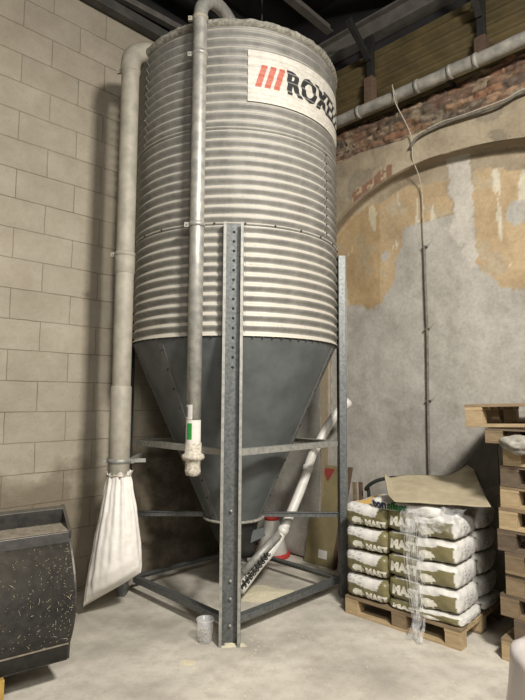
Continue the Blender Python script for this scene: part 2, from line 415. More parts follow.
def wall_col(a, z, above):
    p = Vector((a, z, 0)); w1 = noise.fractal(p*2.2, 1, 2, 5)*.07+noise.fractal(p*14, 1, 2, 3)*.018
    w2 = noise.fractal(p*2.4+Vector((7, 3, 1)), 1, 2, 5)*.07+noise.fractal(p*15+Vector((3, 1, 5)), 1, 2, 3)*.018
    x, y = a+w1, z+w2
    n = .5+.5*noise.fractal(p*1.7+Vector((1, 9, 4)), 1, 2, 4)
    if above and z < 3.3 and a < 1.2: return tuple(v*(.80+.2*n) for v in GREY) if z < 2.7+w1*3 else tuple(lerp(u, v, .4) for u, v in zip(OCH, GREY))
    if above:
        c = tuple(lerp(u, v, max(0, min(1, n*1.3-.2))) for u, v in zip(BEIGE, PALE))
        if noise.fractal(p*2.3+Vector((5, 2, 8)), 1, 2, 5) > .32: c = lin((142, 132, 114))
        if a < 2.0 and 0 < z-arch_z(a) < .11+.04*w1*20 and 1.38 < a < 1.86: c = lin((136, 104, 84)) if (math.floor(a/.075)+math.floor(z/.2)) % 2 or nz(p, 30) > 0 else lin((176, 158, 130))
        return c
    if inpoly(x, y, strip): return tuple(v*(.9+.2*n) for v in LIGHT)
    if (x-1.67)**2*1.0+(y-3.145)**2*.9 < .06**2 or ((x-2.98)/.11)**2+((y-3.30)/.10)**2 < 1: return GREY
    if inpoly(x, y, ochreL) or inpoly(x, y, ochreR) or (a > 3.1 and z > 2.75 and False):
        c = tuple(v*(.84+.32*n) for v in OCH)
        if noise.fractal(p*3.1+Vector((2, 6, 3)), 1, 2, 6) > .35: c = tuple(lerp(u, v, .7) for u, v in zip(c, PALE))
        sc = noise.fractal(Vector((a*7, z*1.6, 3)), 1, 2, 5)
        if sc > .46: c = lin((206, 198, 178))
        if a < 1.6: c = tuple(v*k for v, k in zip(c, (.86, .82, .74)))
        return c
    if z > 3.40 and a < 4.2: return tuple(lerp(u, v, n) for u, v in zip(PALE, BEIGE))
    if inpoly(x, y, [(2.42, 3.05), (2.52, 3.2), (2.66, 2.95), (2.6, 2.88)]): return LIGHT
    k = .88+.24*n
    return tuple(v*k for v in GREY)
def zoff(a, z, above): return noise.fractal(Vector((a*1.3, z*1.3, 2)), 1, 2, 5)*.012+noise.fractal(Vector((a*9, z*9, 2)), 1, 2, 3)*.003
ZT = 4.235
def band_low(a): return ZT-.02+.04*nz((a*2.3, 0, 0))+.015*nz((a*11, 3, 0))
cols = []
a = -.1
while a < 4.6: cols.append(a); a += .016 if .8 < a < 3.6 else .07
cols.append(LR)
vs, cs, fs = [], [], []
NLOW, NUP = 190, 52
rowlen = None
for a in cols:
    za = arch_z(a); col = []
    for j in range(NLOW+1):
        z = za*j/NLOW; col.append((WR(a, z, zoff(a, z, 0)), wall_col(a, z, False)))
    for j in range(1, 4):               # soffit of the arch
        t = j/3; col.append((WR(a, za, lerp(zoff(a, za, 0), PROUD+.0, t)), tuple(v*.9 for v in BEIGE)))
    zb = band_low(a)
    for j in range(NUP+1):
        z = lerp(za+.002, max(zb, za+.05), j/NUP); col.append((WR(a, z, PROUD+zoff(a, z, 1)), wall_col(a, z, True)))
    zb = max(zb, za+.05)
    col.append((WR(a, zb+.004, .02), BEIGE)); col.append((WR(a, 4.75, .0), BEIGE)); col.append((WR(a, 4.76, -.15), BEIGE))
    rowlen = len(col); vs += [c[0] for c in col]; cs += [c[1] for c in col]
for i in range(len(cols)-1):
    for j in range(rowlen-1):
        k = i*rowlen+j; fs.append((k, k+rowlen, k+rowlen+1, k+1))
struct(MB().add(vs, fs, True, cs).build('wall_right', 'plaster', fix=False))

# exposed brick courses under the pipe
mb = MB(); vs, cs, fs = [], [], []
BH, BW = .082, .26
def brick_pt(a, z):
    w1 = nz((a*1.6, z*2, 1))*.035+nz((a*7, z*7, 4))*.008; r = math.floor((z+w1)/BH); aa = a+r*.117+nz((a*5, z*5, 9))*.02
    b = math.floor(aa/BW); fz = ((z+w1)/BH) % 1; fa = (aa/BW) % 1
    h = .5+.5*noise.noise(Vector((b*3.7, r*5.1, 2)))
    edge = min(fz, 1-fz)*BH; edge2 = min(fa, 1-fa)*BW
    joint = min(1, edge/.016)*min(1, max(edge2, .003)/.008)
    out = .075+.05*nz((a*1.3, z*9, 6))+(.010+.030*h)*joint+.035*noise.fractal(Vector((a*9, z*22, 3)), 1, 2, 5)
    if z > 4.52: out -= .05*(z-4.52)/.1
    n2 = .5+.5*noise.fractal(Vector((a*5, z*9, 5)), 1, 2, 4)
    cb = [lin(c) for c in ((140, 106, 84), (112, 90, 76), (98, 88, 78), (150, 124, 100), (124, 98, 78))][int(h*37) % 5]
    c = tuple(lerp(u, v, joint) for u, v in zip(lin((96, 84, 70)), cb))
    if n2 > .6: c = tuple(lerp(u, v, .65) for u, v in zip(c, lin((146, 134, 114))))
    return WR(a, z, out), c
na, nb = 330, 44
for i in range(na+1):
    for j in range(nb+1):
        a = -.05+4.7*i/na; z0 = band_low(a)-.03; z = lerp(z0, 4.66, j/nb); p, c = brick_pt(a, z); vs.append(p); cs.append(c)
fs = [(i*(nb+1)+j, (i+1)*(nb+1)+j, (i+1)*(nb+1)+j+1, i*(nb+1)+j+1) for i in range(na) for j in range(nb)]
struct(MB().add(vs, fs, True, cs).build('trim_3', 'brick', fix=False))

# ochre corrugated cladding over the bricks
mb = MB()
def clad(u, v):
    z = 4.62+.73*v; ph = (z-4.62)/.12
    return WR(lerp(.02, 6.0, u), z, .035+.024*math.sin(2*PI*ph))
mb.grid(clad, 6, 90)
o = mb.build('corrugated_cladding', 'ply', solid=.006); tag(o, 'ochre corrugated cladding sheet running along the wall above the wrapped pipe', 'cladding')
struct(MB().bar(WR(-.1, 5.87, -.1), WR(LR, 5.87, -.1), .1, .9).build('trim_4', 'ceiling'))

# ------------------------------------------------------------------ roof steel
def ibeam(p, q, wd, ht, name, m, label):
    mb = MB(); p, q = Vector(p), Vector(q); h = Vector((0, 0, ht/2))
    mb.bar(p-h, q-h, wd, .022); mb.bar(p+h, q+h, wd, .022); mb.bar(p, q, .014, ht)
    o = mb.build(name, m, bevel=.002); return tag(o, label, 'beam')
ZB = 5.62
ibeam(on_floor(330, 49, ZB)-DR*3.0, on_floor(425, 4, ZB)+DR*2.5, .15, .2, 'roof_beam', 'beam_l', 'pale steel roof beam running parallel to the arched wall, above the cladding')
b1 = on_floor(330, 33, ZB+.1)
mb = MB(); p0 = b1-Vector((.62, .64, 0)).normalized()*3.6
mb.bar(p0, b1, .09, .012); mb.bar(p0+Vector((0, 0, .05)), b1+Vector((0, 0, .05)), .012, .09)
tag(mb.build('roof_tie', 'beam_l', bevel=.002), 'angle steel tie running to the roof beam above the right of the silo', 'beam')
pts = (on_floor(121, 0, 5.6), on_floor(175, 29, 5.6)); d = (pts[1]-pts[0]).normalized()
mb = MB(); mb.bar(pts[0]-d*3, pts[1]+d*1.2, .07, .012); mb.bar(pts[0]-d*3+Vector((0, 0, .04)), pts[1]+d*1.2+Vector((0, 0, .04)), .012, .08)
tag(mb.build('roof_rail', 'beam_l', bevel=.002), 'thin pale steel rail under the dark roof, above the elbow of the left pipe', 'beam')
hr = on_floor(262, 12, 5.85)
tag(MB().tube([hr+Vector((0, 0, -.35)), hr+Vector((0, 0, .45))], .008, 8).build('hanger_rod', 'beam', None), 'thin steel hanger rod dropping from the roof behind the silo rim', 'rod')
for i, t in enumerate((.4, 1.9, 3.4)):
    mb = MB(); c0 = WR(t, 5.9, .0); mb.bar(c0, c0+NR*5.5, .12, .18)
    tag(mb.build('roof_joist', 'dark', bevel=.003), ['dark roof joist nearest the wall corner', 'dark roof joist above the name sign of the silo', 'dark roof joist above the stacked pallets'][i], 'joist', 'dark joists under the roof')
# steel brackets and timber studs against the cladding
for i, (a, top) in enumerate(((1.585, 5.03), (2.74, 4.90))):
    t = thing('timber_stud', ['brown timber stud on the cladding, nearer the silo', 'brown timber stud on the cladding, farther from the silo'][i], 'timber', WR(a, 4.8, .07), 'timber studs on the cladding')
    mb = MB(); mb.prism([(-.05, 4.71), (.05, 4.71), (.05, top), (-.05, top)], lambda x, y, tt: WR(a+x, y, .068+tt), .09); mb.build('timber_block', 'wood_dark', t, bevel=.004)
    mb = MB(); mb.bar(WR(a, top, .10), WR(a, 5.50, .10), .07, .05, NR); mb.bar(WR(a, top+.2, .13), WR(a, 5.48, .5), .06, .05, NR)
    mb.build('steel_bracket', 'dark', t, bevel=.003)

# wrapped pipe along the wall
PO, PZ = .27, 4.61
t = thing('wall_pipe', 'silver wrapped pipe running along the arched wall above the bricks', 'pipe', WR(2, PZ, PO))
path = [WR(a*.05, PZ+.008*nz((a*.2, 1, 1)), PO+.008*nz((a*.3, 5, 1))) for a in range(-1, 96)]
MB().tube(path, [.056+.004*nz((i*.7, 3, 3)) for i in range(97)], 20).build('pipe', 'duct', t)
for a in (.9, 1.55, 2.20, 2.52, 2.75, 3.4): MB().tube([WR(a-.018, PZ, PO), WR(a+.018, PZ, PO)], .063, 20).build('tape_band', 'duct', t)
for a in (1.0, 2.45, 3.7): MB().bar(WR(a, PZ, .0), WR(a, PZ, PO-.05), .03, .02).build('pipe_bracket', 'dark', t)
# pale rope with the conduit below it
RP = [WR(1.97, 4.70, .33), WR(1.985, 4.63, .345), WR(2.0, 4.50, .32), WR(2.045, 4.35, .25), WR(2.09, 4.21, .22), WR(2.095, 4.10, .20), WR(2.09, 3.97, .185), WR(2.10, 3.84, .10), WR(2.098, 3.70, .035), WR(2.103, 3.4, .03), WR(2.106, 3.145, .03)]
t = thing('wall_cable', 'pale rope and conduit hanging down the grey plaster from the wrapped pipe', 'cable', WR(2.1, 1, .03))
MB().tube(smooth_path(RP, 6), .0055, 8).build('rope', 'rope', t)
MB().tube([WR(1.965+.03*math.cos(k*PI/8), 4.61+.07*math.sin(k*PI/8), PO+.075*math.sin(k*PI/8+.9)+.01) for k in range(16)], .0055, 8, closed=True).build('rope_loop', 'rope', t)
MB().tube(smooth_path([WR(2.106, 3.16, .03), WR(2.114, 2.6, .032), WR(2.117, 2.2, .03), WR(2.108, 1.5, .03), WR(2.104, .5, .03)], 8), .012, 10).build('conduit', 'cable', t)
for z in (3.14, 2.35, 1.68): 
    mb = MB(); mb.bar(WR(2.09, z, .025), WR(2.135, z+.006, .025), .03, .014); mb.tube([WR(2.12, z, .04), WR(2.15, z+.01, .05), WR(2.19, z+.05, .03)], .0018, 6); mb.build('cable_clip', 'cable', t)
CP_ = [WR(a, z, o) for a, z, o in ((2.08, 4.08, .21), (2.15, 4.14, .22), (2.25, 4.17, .215), (2.4, 4.185, .21), (2.55, 4.18, .22), (2.75, 4.17, .22), (2.9, 4.165, .22), (3.0, 4.18, .22), (3.15, 4.20, .22), (4.0, 4.21, .22))]
t = thing('sagging_cable', 'thick grey cable running under the exposed bricks above the arch', 'cable', WR(2.5, 4.2, .17))
MB().tube(smooth_path(CP_, 6), .013, 8).build('cable_sheath', 'cable', t)
MB().tube(smooth_path([p+Vector((0, 0, .022+.006*math.sin(i*2.1))) for i, p in enumerate(CP_[2:])], 6), .007, 8).build('thin_cable', 'rope', t)

# ------------------------------------------------------------------ silo
SX, SY, R = -.245, 4.78, .905
FX, FY = -.2185, 4.78                      # frame centre
ZC0, ZC1, ZTOP = .66, 2.155, 4.60
PIT = .0745
silo = thing('feed_silo', 'tall galvanised feed silo with a slate grey hopper on four steel legs', 'silo', (SX, SY, 0))
def corr(z): return R+.0125*math.cos(2*PI*(z-ZC1)/PIT)
def sp_(ang, r, z): a = math.radians(ang); return Vector((SX+r*math.cos(a), SY+r*math.sin(a), z))
prof = []; k = 0
while ZC1+k*PIT/8 < ZTOP: z = ZC1+k*PIT/8; prof.append((corr(z), z)); k += 1
barrel = MB().lathe(prof, (SX, SY, 0), 160).build('corrugated_barrel', 'corr', silo)
# rim with crusted dust
mb = MB(); vs = []; NR_ = 220
pr = [(R-.005, 4.588), (R+.018, 4.594), (R+.025, 4.608), (R+.022, 4.626), (R+.004, 4.636), (R-.04, 4.642)]
for r, z in pr:
    for j in range(NR_):
        a = 2*PI*j/NR_; d = .006*noise.fractal(Vector((math.cos(a)*26, math.sin(a)*26, z*20)), 1, 2, 4)
        vs.append((SX+(r+d)*math.cos(a), SY+(r+d)*math.sin(a), z+d*.9))
mb.add(vs, [(i*NR_+j, i*NR_+(j+1) % NR_, (i+1)*NR_+(j+1) % NR_, (i+1)*NR_+j) for i in range(len(pr)-1) for j in range(NR_)], True)
mb.build('dusty_rim', 'rim', silo)
MB().lathe([(R-.03, 4.64), (.5, 4.76), (.12, 4.84), (.12, 4.88), (.001, 4.88)], (SX, SY, 0), 64).build('roof_cone', 'corr', silo)
# hopper
hop = MB().lathe([(R-.014, ZC1+.02), (R-.006, ZC1-.005), (R-.012, ZC1-.02), (.235, ZC0), (.23, ZC0-.01)], (SX, SY, 0), 96).build('hopper_cone', 'cone', silo)
def cone_r(z): return lerp(.235, R-.012, (z-ZC0)/(ZC1-.02-ZC0))
SEAMS = (-163, -128, -91, -19, 53, 125)
for a in SEAMS:
    mb = MB(); n = 14; vs = []
    for k in range(n+1):
        z = lerp(ZC0+.01, ZC1-.03, k/n); r = cone_r(z)
        for s_, dr in ((-1, 0), (-1, .005), (1, .005), (1, 0)):
            vs.append(sp_(a+s_*math.degrees(.026/r), r+dr, z))
    mb.add(vs, [(k*4+j, k*4+j+1, k*4+j+5, k*4+j+4) for k in range(n) for j in range(3)]); mb.build('seam_strip', 'cone_seam', silo)
# bottom ring with dust
MB().lathe([(.20, ZC0+.008), (.265, ZC0+.010), (.272, ZC0+.002), (.265, ZC0-.008), (.20, ZC0-.01), (.20, ZC0+.008)], (SX, SY, 0), 48).build('outlet_ring', 'rim', silo)
# vertical lap seams of the barrel
for a, z0, z1 in ((-152, 2.17, 3.0), (-34, 3.0, 3.72), (-146, 3.75, 4.57), (-84, 2.17, 3.0), (60, 2.2, 4.5)):
    mb = MB(); k0 = int((z0-ZC1)/PIT*8); n = int((z1-z0)/PIT*8); vs = []
    for k in range(n+1):
        z = ZC1+(k0+k)*PIT/8; r = corr(z)
        for da, dr in ((-.05, .0), (-.05, .001), (1.4, .001), (1.4, .0)): vs.append(sp_(a+da, r+dr, z))
    mb.add(vs, [(k*4+j, k*4+j+1, k*4+j+5, k*4+j+4) for k in range(n) for j in range(3)], True); mb.build('lap_seam', 'corr', silo)
for z in (3.0, 3.75): MB().lathe([(R-.01, z-.012), (R+.0145, z-.008), (R+.0145, z+.008), (R-.01, z+.012)], (SX, SY, 0), 120).build('hoop_seam', 'corr', silo)
# bolts
bm_ = MB(); bm_.lathe([(.0085, 0), (.0085, .006), (.005, .008), (0, .008)], (0, 0, 0), 6, smooth=False)
proto = None
def bolt(p, nrm):
    global proto
    if proto is None: o = bm_.build('bolt', 'bolt', silo, local=True); proto = o
    else: o = proto.copy(); COL.objects.link(o); o.parent = silo
    o.location = p-Vector((SX, SY, 0)); o.rotation_euler = nrm.to_track_quat('Z', 'Y').to_euler()
def rad(a, z=0): a = math.radians(a); return Vector((math.cos(a), math.sin(a), z)).normalized()
for k in range(36): a = -176+k*4.85; bolt(sp_(a, R+.002, ZC1-.006), rad(a))
for k in range(12): a = -170+k*14.5; bolt(sp_(a, R+.0145, 3.0), rad(a))
for k in range(10): bolt(sp_(-33, corr(3.06+k*PIT)+.004, 3.06+k*PIT), rad(-33))
for k in range(11): bolt(sp_(-151, corr(2.19+k*PIT)+.004, 2.19+k*PIT+.037), rad(-151))
for a in (-163, -128, -19):
    for k in range(10): z = lerp(.72, 2.07, k/9); bolt(sp_(a, cone_r(z)+.006, z), rad(a, -.5))

# name sign
def sign_pt(ang, z, e): return sp_(ang, R+.0125*(.5+.5*math.cos(2*PI*(z-ZC1)/PIT))+e, z)   # the sign film bridges the grooves
mb = MB(); mb.grid(lambda u, v: sign_pt(lerp(-82.4, 3, u), lerp(3.972, 4.382, v), .002), 70, 66); plate = mb.build('name_sign', 'sticker', silo)
V, Fc, W_ = text_mesh('ROXELL', .262, .013, 1.04, .008); WQ = text_mesh('ROXE', .262, .013, 1.04, .5)[2]
hs = .60/WQ; A0 = -62.0
def tz(y): return 4.095+y*1.0
deg = math.degrees(1/R)
MB().add([sign_pt(A0+x*deg*hs, tz(y), .004) for x, y in V], Fc).build('sign_lettering', 'black_print', plate, fix=False)
for i in range(3):
    a0 = -79.0+i*4.7; poly = [(0, -.005), (.048, -.005), (.104, .185), (.056, .185)]
    V, Fc = poly_mesh(poly, .012)
    MB().add([sign_pt(a0+x*deg, 4.093+y, .004) for x, y in V], Fc).build('sign_stripe', 'red', plate, fix=False)

# four legs: perforated hat channels
def chan(ang):
    a = math.radians(ang); o = Vector((math.cos(a), math.sin(a), 0)); t = Vector((-o.y, o.x, 0)); c = Vector((FX, FY, 0))
    prof = [(-.054, .980), (-.054, .988), (-.070, .988), (-.074, .984), (-.074, .926), (-.069, .921), (.069, .921), (.074, .926), (.074, .984), (.070, .988), (.054, .988), (.054, .980),
            (.068, .980), (.068, .928), (-.068, .928), (-.068, .980)]
    return c, o, t, prof
for i, ang in enumerate((-90, 0, 180, 90)):
    c, o, t, prof = chan(ang+.15)
    mb = MB(); off = {180: .03, 0: -.022}.get(ang, 0)
    fn = lambda x, y, tt: c+t*x+o*(y+off)+Vector((0, 0, tt))
    n = len(prof); vs = [fn(x, y, 0) for x, y in prof]+[fn(x, y, 2.99) for x, y in prof]
    mb.add(vs, [(k, (k+1) % n, n+(k+1) % n, n+k) for k in range(n)])
    leg = mb.build('leg', 'galv', silo)
    for sd in (-1, 1):
        mb = MB(); mb.prism([(sd*.053, .9885), (sd*.0735, .9885), (sd*.0735, .9905), (sd*.053, .9905)], fn, 2.988); mb.build('worn_edge', 'galv_l', leg)
    if i == 0:
        for k in range(15):
            z = 2.93-k*.072
            MB().tube([c+o*(.927+off)+Vector((0, 0, z)), c+o*(.9295+off)+Vector((0, 0, z))], .0105, 10).build('bolt_hole', 'dark', leg)
    if i < 3:
        b = MB()
        for z in (.9, .42, .3, .12): b.tube([c+o*(.93+off)+Vector((0, 0, z)), c+o*(.942+off)+Vector((0, 0, z))], .012, 8)
        b.build('leg_bolts', 'galv_l', leg)
    MB().box(c+o*(.943+off)+Vector((0, 0, .003)), (.13, .05, .006) if i in (0, 3) else (.05, .13, .006)).build('foot_plate', 'galv', leg, bevel=.001)
def post(ang, r=.86): a = math.radians(ang); return Vector((FX+r*math.cos(a), FY+r*math.sin(a), 0))
# square rails between the legs at two heights, radial rails to the outlet
for z, m, nm in ((1.302, 'galv_l', 'upper_rail'), (.128, 'galv', 'floor_rail')):
    for a in (-90, 0, 90, 180):
        p, q_ = post(a, .90), post(a+90, .90); d = (q_-p).normalized(); p += d*.02; q_ -= d*.02
        mb = MB(); nn = Vector(((p+q_)/2-Vector((FX, FY, 0)))).normalized()
        zz = Vector((0, 0, z)); mb.bar(p+zz+nn*.01, q_+zz+nn*.01, .006, .048); mb.bar(p+zz-nn*.014+Vector((0, 0, .021)), q_+zz-nn*.014+Vector((0, 0, .021)), .05, .006)
        mb.build(nm, m, silo, bevel=.001)
for a in (0, 90, 180, -90):
    p, q_ = post(a, .90), post(a, .24)
    zz = Vector((0, 0, .68)); mb = MB(); mb.bar(p+zz, q_+zz, .006, .042, Vector((0, 0, 1))); mb.bar(p+zz+Vector((0, 0, .02)), q_+zz+Vector((0, 0, .02)), .036, .005); mb.build('outlet_rail', 'galv', silo, bevel=.001)
# discharge boot and its auger tubes
mb = MB(); ring = []
for k, (cx, cy, a, b, z) in enumerate(((SX, SY, .22, .22, ZC0-.015), (SX+.01, SY, .19, .17, .52), (SX+.04, SY-.02, .15, .10, .40), (SX+.06, SY-.03, .13, .06, .33))):
    for j in range(24):
        an = 2*PI*j/24; ring.append((cx+a*math.cos(an), cy+b*math.sin(an), z))
mb.add(ring, [(i*24+j, i*24+(j+1) % 24, (i+1)*24+(j+1) % 24, (i+1)*24+j) for i in range(3) for j in range(24)]+[tuple(72+j for j in range(24))], True)
boot = mb.build('discharge_boot', 'dark', silo)
mb = MB(); mb.tube([at(243, 573, 4.62), at(279, 534, 4.80)], .036, 14); mb.build('auger_trough', 'galv_l', silo)
mb = MB(); fl = []
p, q_ = at(241, 588, 4.52), at(268, 553, 4.70); d = (q_-p); u = d.cross(Vector((0, 0, 1))).normalized(); v = u.cross(d).normalized()
for k in range(90): tt = k/89; an = tt*9*2*PI; fl.append(p+d*tt+(u*math.cos(an)+v*math.sin(an))*.026)
mb.tube(fl, .006, 6); mb.tube([p, q_], .012, 8); mb.build('auger_screw', 'bolt', silo)
mb = MB(); mb.prism([(0, 0), (.22, .10), (.20, .17), (.02, .12)], lambda x, y, tt: Vector((SX+.06+x, SY-.09-tt, .42+y)), .012); mb.build('boot_flap', 'cone', silo)

# fill pipe on the front
PX, PY = -.489, 3.815
t = silo
pth = smooth_path([(PX, PY, 4.50), (PX, PY, 4.62), (PX+.015, PY+.03, 4.72), (PX+.07, PY+.11, 4.815), (PX+.15, PY+.25, 4.85), (PX+.23, PY+.38, 4.79), (PX+.27, PY+.45, 4.66)], 8)
fill = MB().tube([(PX, PY, 1.30), (PX, PY, 2.9), (PX, PY, 4.49)]+pth, .053, 28).build('fill_pipe', 'pipe', silo)
def clamp(p, r, m, par, nub=-1, nm='pipe_clamp', h=.035):
    mb = MB(); x, y, z = p
    mb.lathe([(r-.001, -h/2), (r+.006, -h/2), (r+.007, 0), (r+.006, h/2), (r-.001, h/2)], p, 28)
    mb.box((x+nub*(r+.022), y, z), (.035, .022, h)); mb.tube([(x+nub*(r+.02), y-.02, z), (x+nub*(r+.02), y+.02, z)], .007, 6); mb.build(nm, m, par)
clamp((PX, PY, 4.59), .053, 'pipe_dust', fill); clamp((PX, PY, 4.30), .053, 'pipe', fill, -1); clamp((PX, PY, 2.97), .053, 'pipe', fill)
def on_pipe(x, y, z, r=.0545): # x along circumference from the camera-facing line
    a = -PI/2+.05+x/r; return Vector((PX+r*math.cos(a), PY+r*math.sin(a), z+y))
mb = MB(); mb.grid(lambda u, v: on_pipe(lerp(-.072, -.005, u), lerp(0, .105, v), 1.545), 8, 2); l1 = mb.build('label', 'paper', fill)
mb = MB(); mb.grid(lambda u, v: on_pipe(lerp(-.060, -.045, u), lerp(.02, .09, v), 1.545, .0555), 2, 2); mb.build('label_bar', 'ink', l1)
mb = MB(); mb.grid(lambda u, v: on_pipe(lerp(-.08, .07, u), lerp(0, .17, v), 1.372, .0548), 16, 2); l2 = mb.build('white_label', 'white_pl', fill)
V, Fc, W_ = text_mesh('1', .15, .012, 1, .01)
MB().add([on_pipe(-.046+x, .045+y*.9, 1.372, .0562) for x, y in V], Fc).build('label_number', 'green_ink', l2, fix=False)
mb = MB(); mb.lathe([(.054, .10), (.060, .09), (.060, .02), (.078, .012), (.082, -.005), (.074, -.02), (.058, -.028), (.054, -.06), (.058, -.10), (.05, -.13), (.03, -.135), (0, -.13)], (PX, PY, 1.285), 28)
for v in mb.v: v += Vector((nz(v, 40), nz(v, 40, 3), nz(v, 30, 9)))*.007
mb.build('pipe_outlet', 'cord', fill)

# return pipe on the left
VX, VY = -1.128, 4.25
pth = smooth_path([(VX, VY, 4.44), (VX, VY, 4.50), (VX+.02, VY+.01, 4.58), (VX+.09, VY+.05, 4.645), (VX+.22, VY+.14, 4.69), (VX+.42, VY+.30, 4.74)], 8)
ret = MB().tube([(VX, VY, 1.05), (VX, VY, 2.0), (VX, VY, 4.4)]+pth, [.074]*3+[.082]*len(pth), 32).build('return_pipe', 'pipe_dust', silo)
clamp((VX, VY, 4.44), .075, 'pipe_dust', ret); clamp((VX, VY, 2.86), .075, 'pipe_dust', ret); clamp((VX, VY, 1.20), .079, 'galv_l', ret, 1)
MB().lathe([(.074, 0), (.080, .006), (.080, .16), (.074, .165)], (VX, VY, 2.70), 28).build('pipe_sleeve', 'pipe_dust', ret)
MB().lathe([(.075, 0), (.082, .01), (.082, .72), (.075, .73)], (VX, VY, 1.06), 28).build('lower_sleeve', 'pipe_dust', ret)
MB().bar((VX+.085, VY, 1.20), (-1.06, 4.72, 1.20), .03, .03).build('pipe_bracket', 'galv_l', ret)
MB().bar((VX-.12, VY, 1.20), (VX+.2, VY+.05, 1.20), .02, .03).build('pipe_bracket', 'galv_l', ret)

# dust bag tied to the return pipe
bagt = thing('dust_bag', 'white woven bag tied around the foot of the left pipe', 'bag', (VX, VY, .1))
mb = MB(); NB, NA = 44, 96; vs = []
def bag_row(v):
    # v 0 neck .. 1 bottom: left x, right x, half depth
    T = [(0, -1.212, -1.038, .085), (.06, -1.222, -1.028, .085), (.3, -1.262, -.99, .12), (.6, -1.312, -.955, .15), (.8, -1.345, -.935, .15), (.92, -1.362, -.930, .11), (1, -1.372, -.935, .012)]
    for (a, b) in zip(T, T[1:]):
        if v <= b[0]:
            t_ = (v-a[0])/(b[0]-a[0]); return [lerp(a[k], b[k], t_) for k in (1, 2, 3)]
    return T[-1][1:]
for i in range(NB+1):
    v = i/NB; xl, xr, b = bag_row(v); cx, ax = (xl+xr)/2, (xr-xl)/2
    for j in range(NA):
        an = 2*PI*j/NA; ca, sa = math.cos(an), math.sin(an)
        fold = (math.sin(an*11+nz((an, 0, 2))*3)*.5+.5*math.sin(an*17+1.3))*.011*(1-v)**.5*(1 if v > .01 else .6)+.006*nz((ca*3, v*5, sa*3), 2)
        x = cx+(ax+fold)*ca; y = VY+(b+fold)*sa*(1 if v < .9 else 1)
        u = (x-xl)/(xr-xl)
        zb = lerp(.085, .345, max(0, min(1, u))**.75) - .06*math.sin(PI*max(0, min(1, u)))*.4
        z = lerp(1.088, zb, v)
        vs.append((x, y, z))
mb.add(vs, [(i*NA+j, i*NA+(j+1) % NA, (i+1)*NA+(j+1) % NA, (i+1)*NA+j) for i in range(NB) for j in range(NA)]+[tuple(NB*NA+j for j in range(NA))], True)
bagb = mb.build('bag_body', 'bag_cloth', bagt)
mb = MB(); vs = []      # frilled mouth above the tie
for i in range(5):
    for j in range(NA):
        an = 2*PI*j/NA; r = .084+.006*i/4*3+.008*math.sin(an*13)*i/4; vs.append((VX+.004+r*math.cos(an), VY+r*math.sin(an), 1.085+.03*i/4+.012*math.sin(an*9)*i/4))
mb.add(vs, [(i*NA+j, i*NA+(j+1) % NA, (i+1)*NA+(j+1) % NA, (i+1)*NA+j) for i in range(4) for j in range(NA)], True)
mb.build('bag_mouth', 'bag_cloth', bagt)
MB().tube([(VX+.003+.090*math.cos(a), VY+.090*math.sin(a), 1.092+.004*math.sin(a*7)) for a in [2*PI*k/40 for k in range(40)]], .007, 8, closed=True).build('tie_cord', 'cord', bagt)

# ------------------------------------------------------------------ conveyor hose behind the silo
t = thing('conveyor_hose', 'white plastic conveyor tube curving up from under the silo to the right leg', 'tube', at(255, 575, 4.7))
H = smooth_path([at(240, 590, 4.55), at(258, 566, 4.72), at(275, 545, 4.85), at(290, 515, 4.95), at(303, 483, 5.05), at(312, 456, 5.10), at(322, 437, 5.14), at(334, 417, 5.2), at(345, 405, 5.25), at(348, 402, 5.27)], 8)
MB().tube(H, .044, 20).build('hose', 'white_pl', t)
for k in (36, 20, 66):
    d = (H[k+1]-H[k]).normalized(); MB().tube([H[k]-d*.03, H[k]+d*.03], .050, 20).build('hose_joint', 'white_pl', t)

# white tub with red rim in the corner
c0 = on_floor(275, 552); c0 += Vector((-.04, -.14, 0))
t = thing('conical_tub', 'white conical tub with a red rim at its foot, behind the silo outlet', 'tub', c0)
MB().lathe([(.0, .40), (.07, .40), (.075, .39), (.175, .045), (.17, .04), (.0, .03)], c0, 36).build('tub_body', 'white_pl', t)
MB().lathe([(.165, .0), (.195, .0), (.205, .02), (.19, .045), (.165, .045), (.165, 0)], c0, 36).build('tub_rim', 'rim_red', t)
MB().lathe([(.0, .425), (.075, .425), (.085, .41), (.08, .385), (.0, .385)], c0, 24).build('tub_cap', 'rim_red', t)

# olive board leaning on the wall
def BP(a, z, e=0): return WR(a, z, .215-.15*z+e)
t = thing('leaning_board', 'olive board with a red triangle leaning on the wall behind the right leg', 'board', BP(1, 0))
mb = MB(); pts = [(.785, .002)]
for k in range(13): pts.append((.785+.02*k/12+(.014*(k % 2) if k < 7 else 0), .03+.97*k/12))
pts += [(1.26, .99), (1.16, .002)]
mb.prism(pts, lambda x, y, tt: BP(x, y, tt), .03); board = mb.build('board_panel', 'panel', t, bevel=.002)
mb = MB(); mb.bar(BP(1.17, 0, .02), BP(1.275, 1.0, .02), .03, .045, NR); mb.build('board_batten', 'wood_dark', t)
mb = MB(); mb.prism([(.93, .965), (1.09, .965), (1.01, .83)], lambda x, y, tt: BP(x, y, .031+tt), .002); mb.build('red_triangle', 'sign_red', t)
mb = MB(); mb.prism([(.965, .075), (1.075, .075), (1.075, .155), (.965, .155)], lambda x, y, tt: BP(x, y, .031+tt), .002); mb.build('paper_label', 'paper', t)
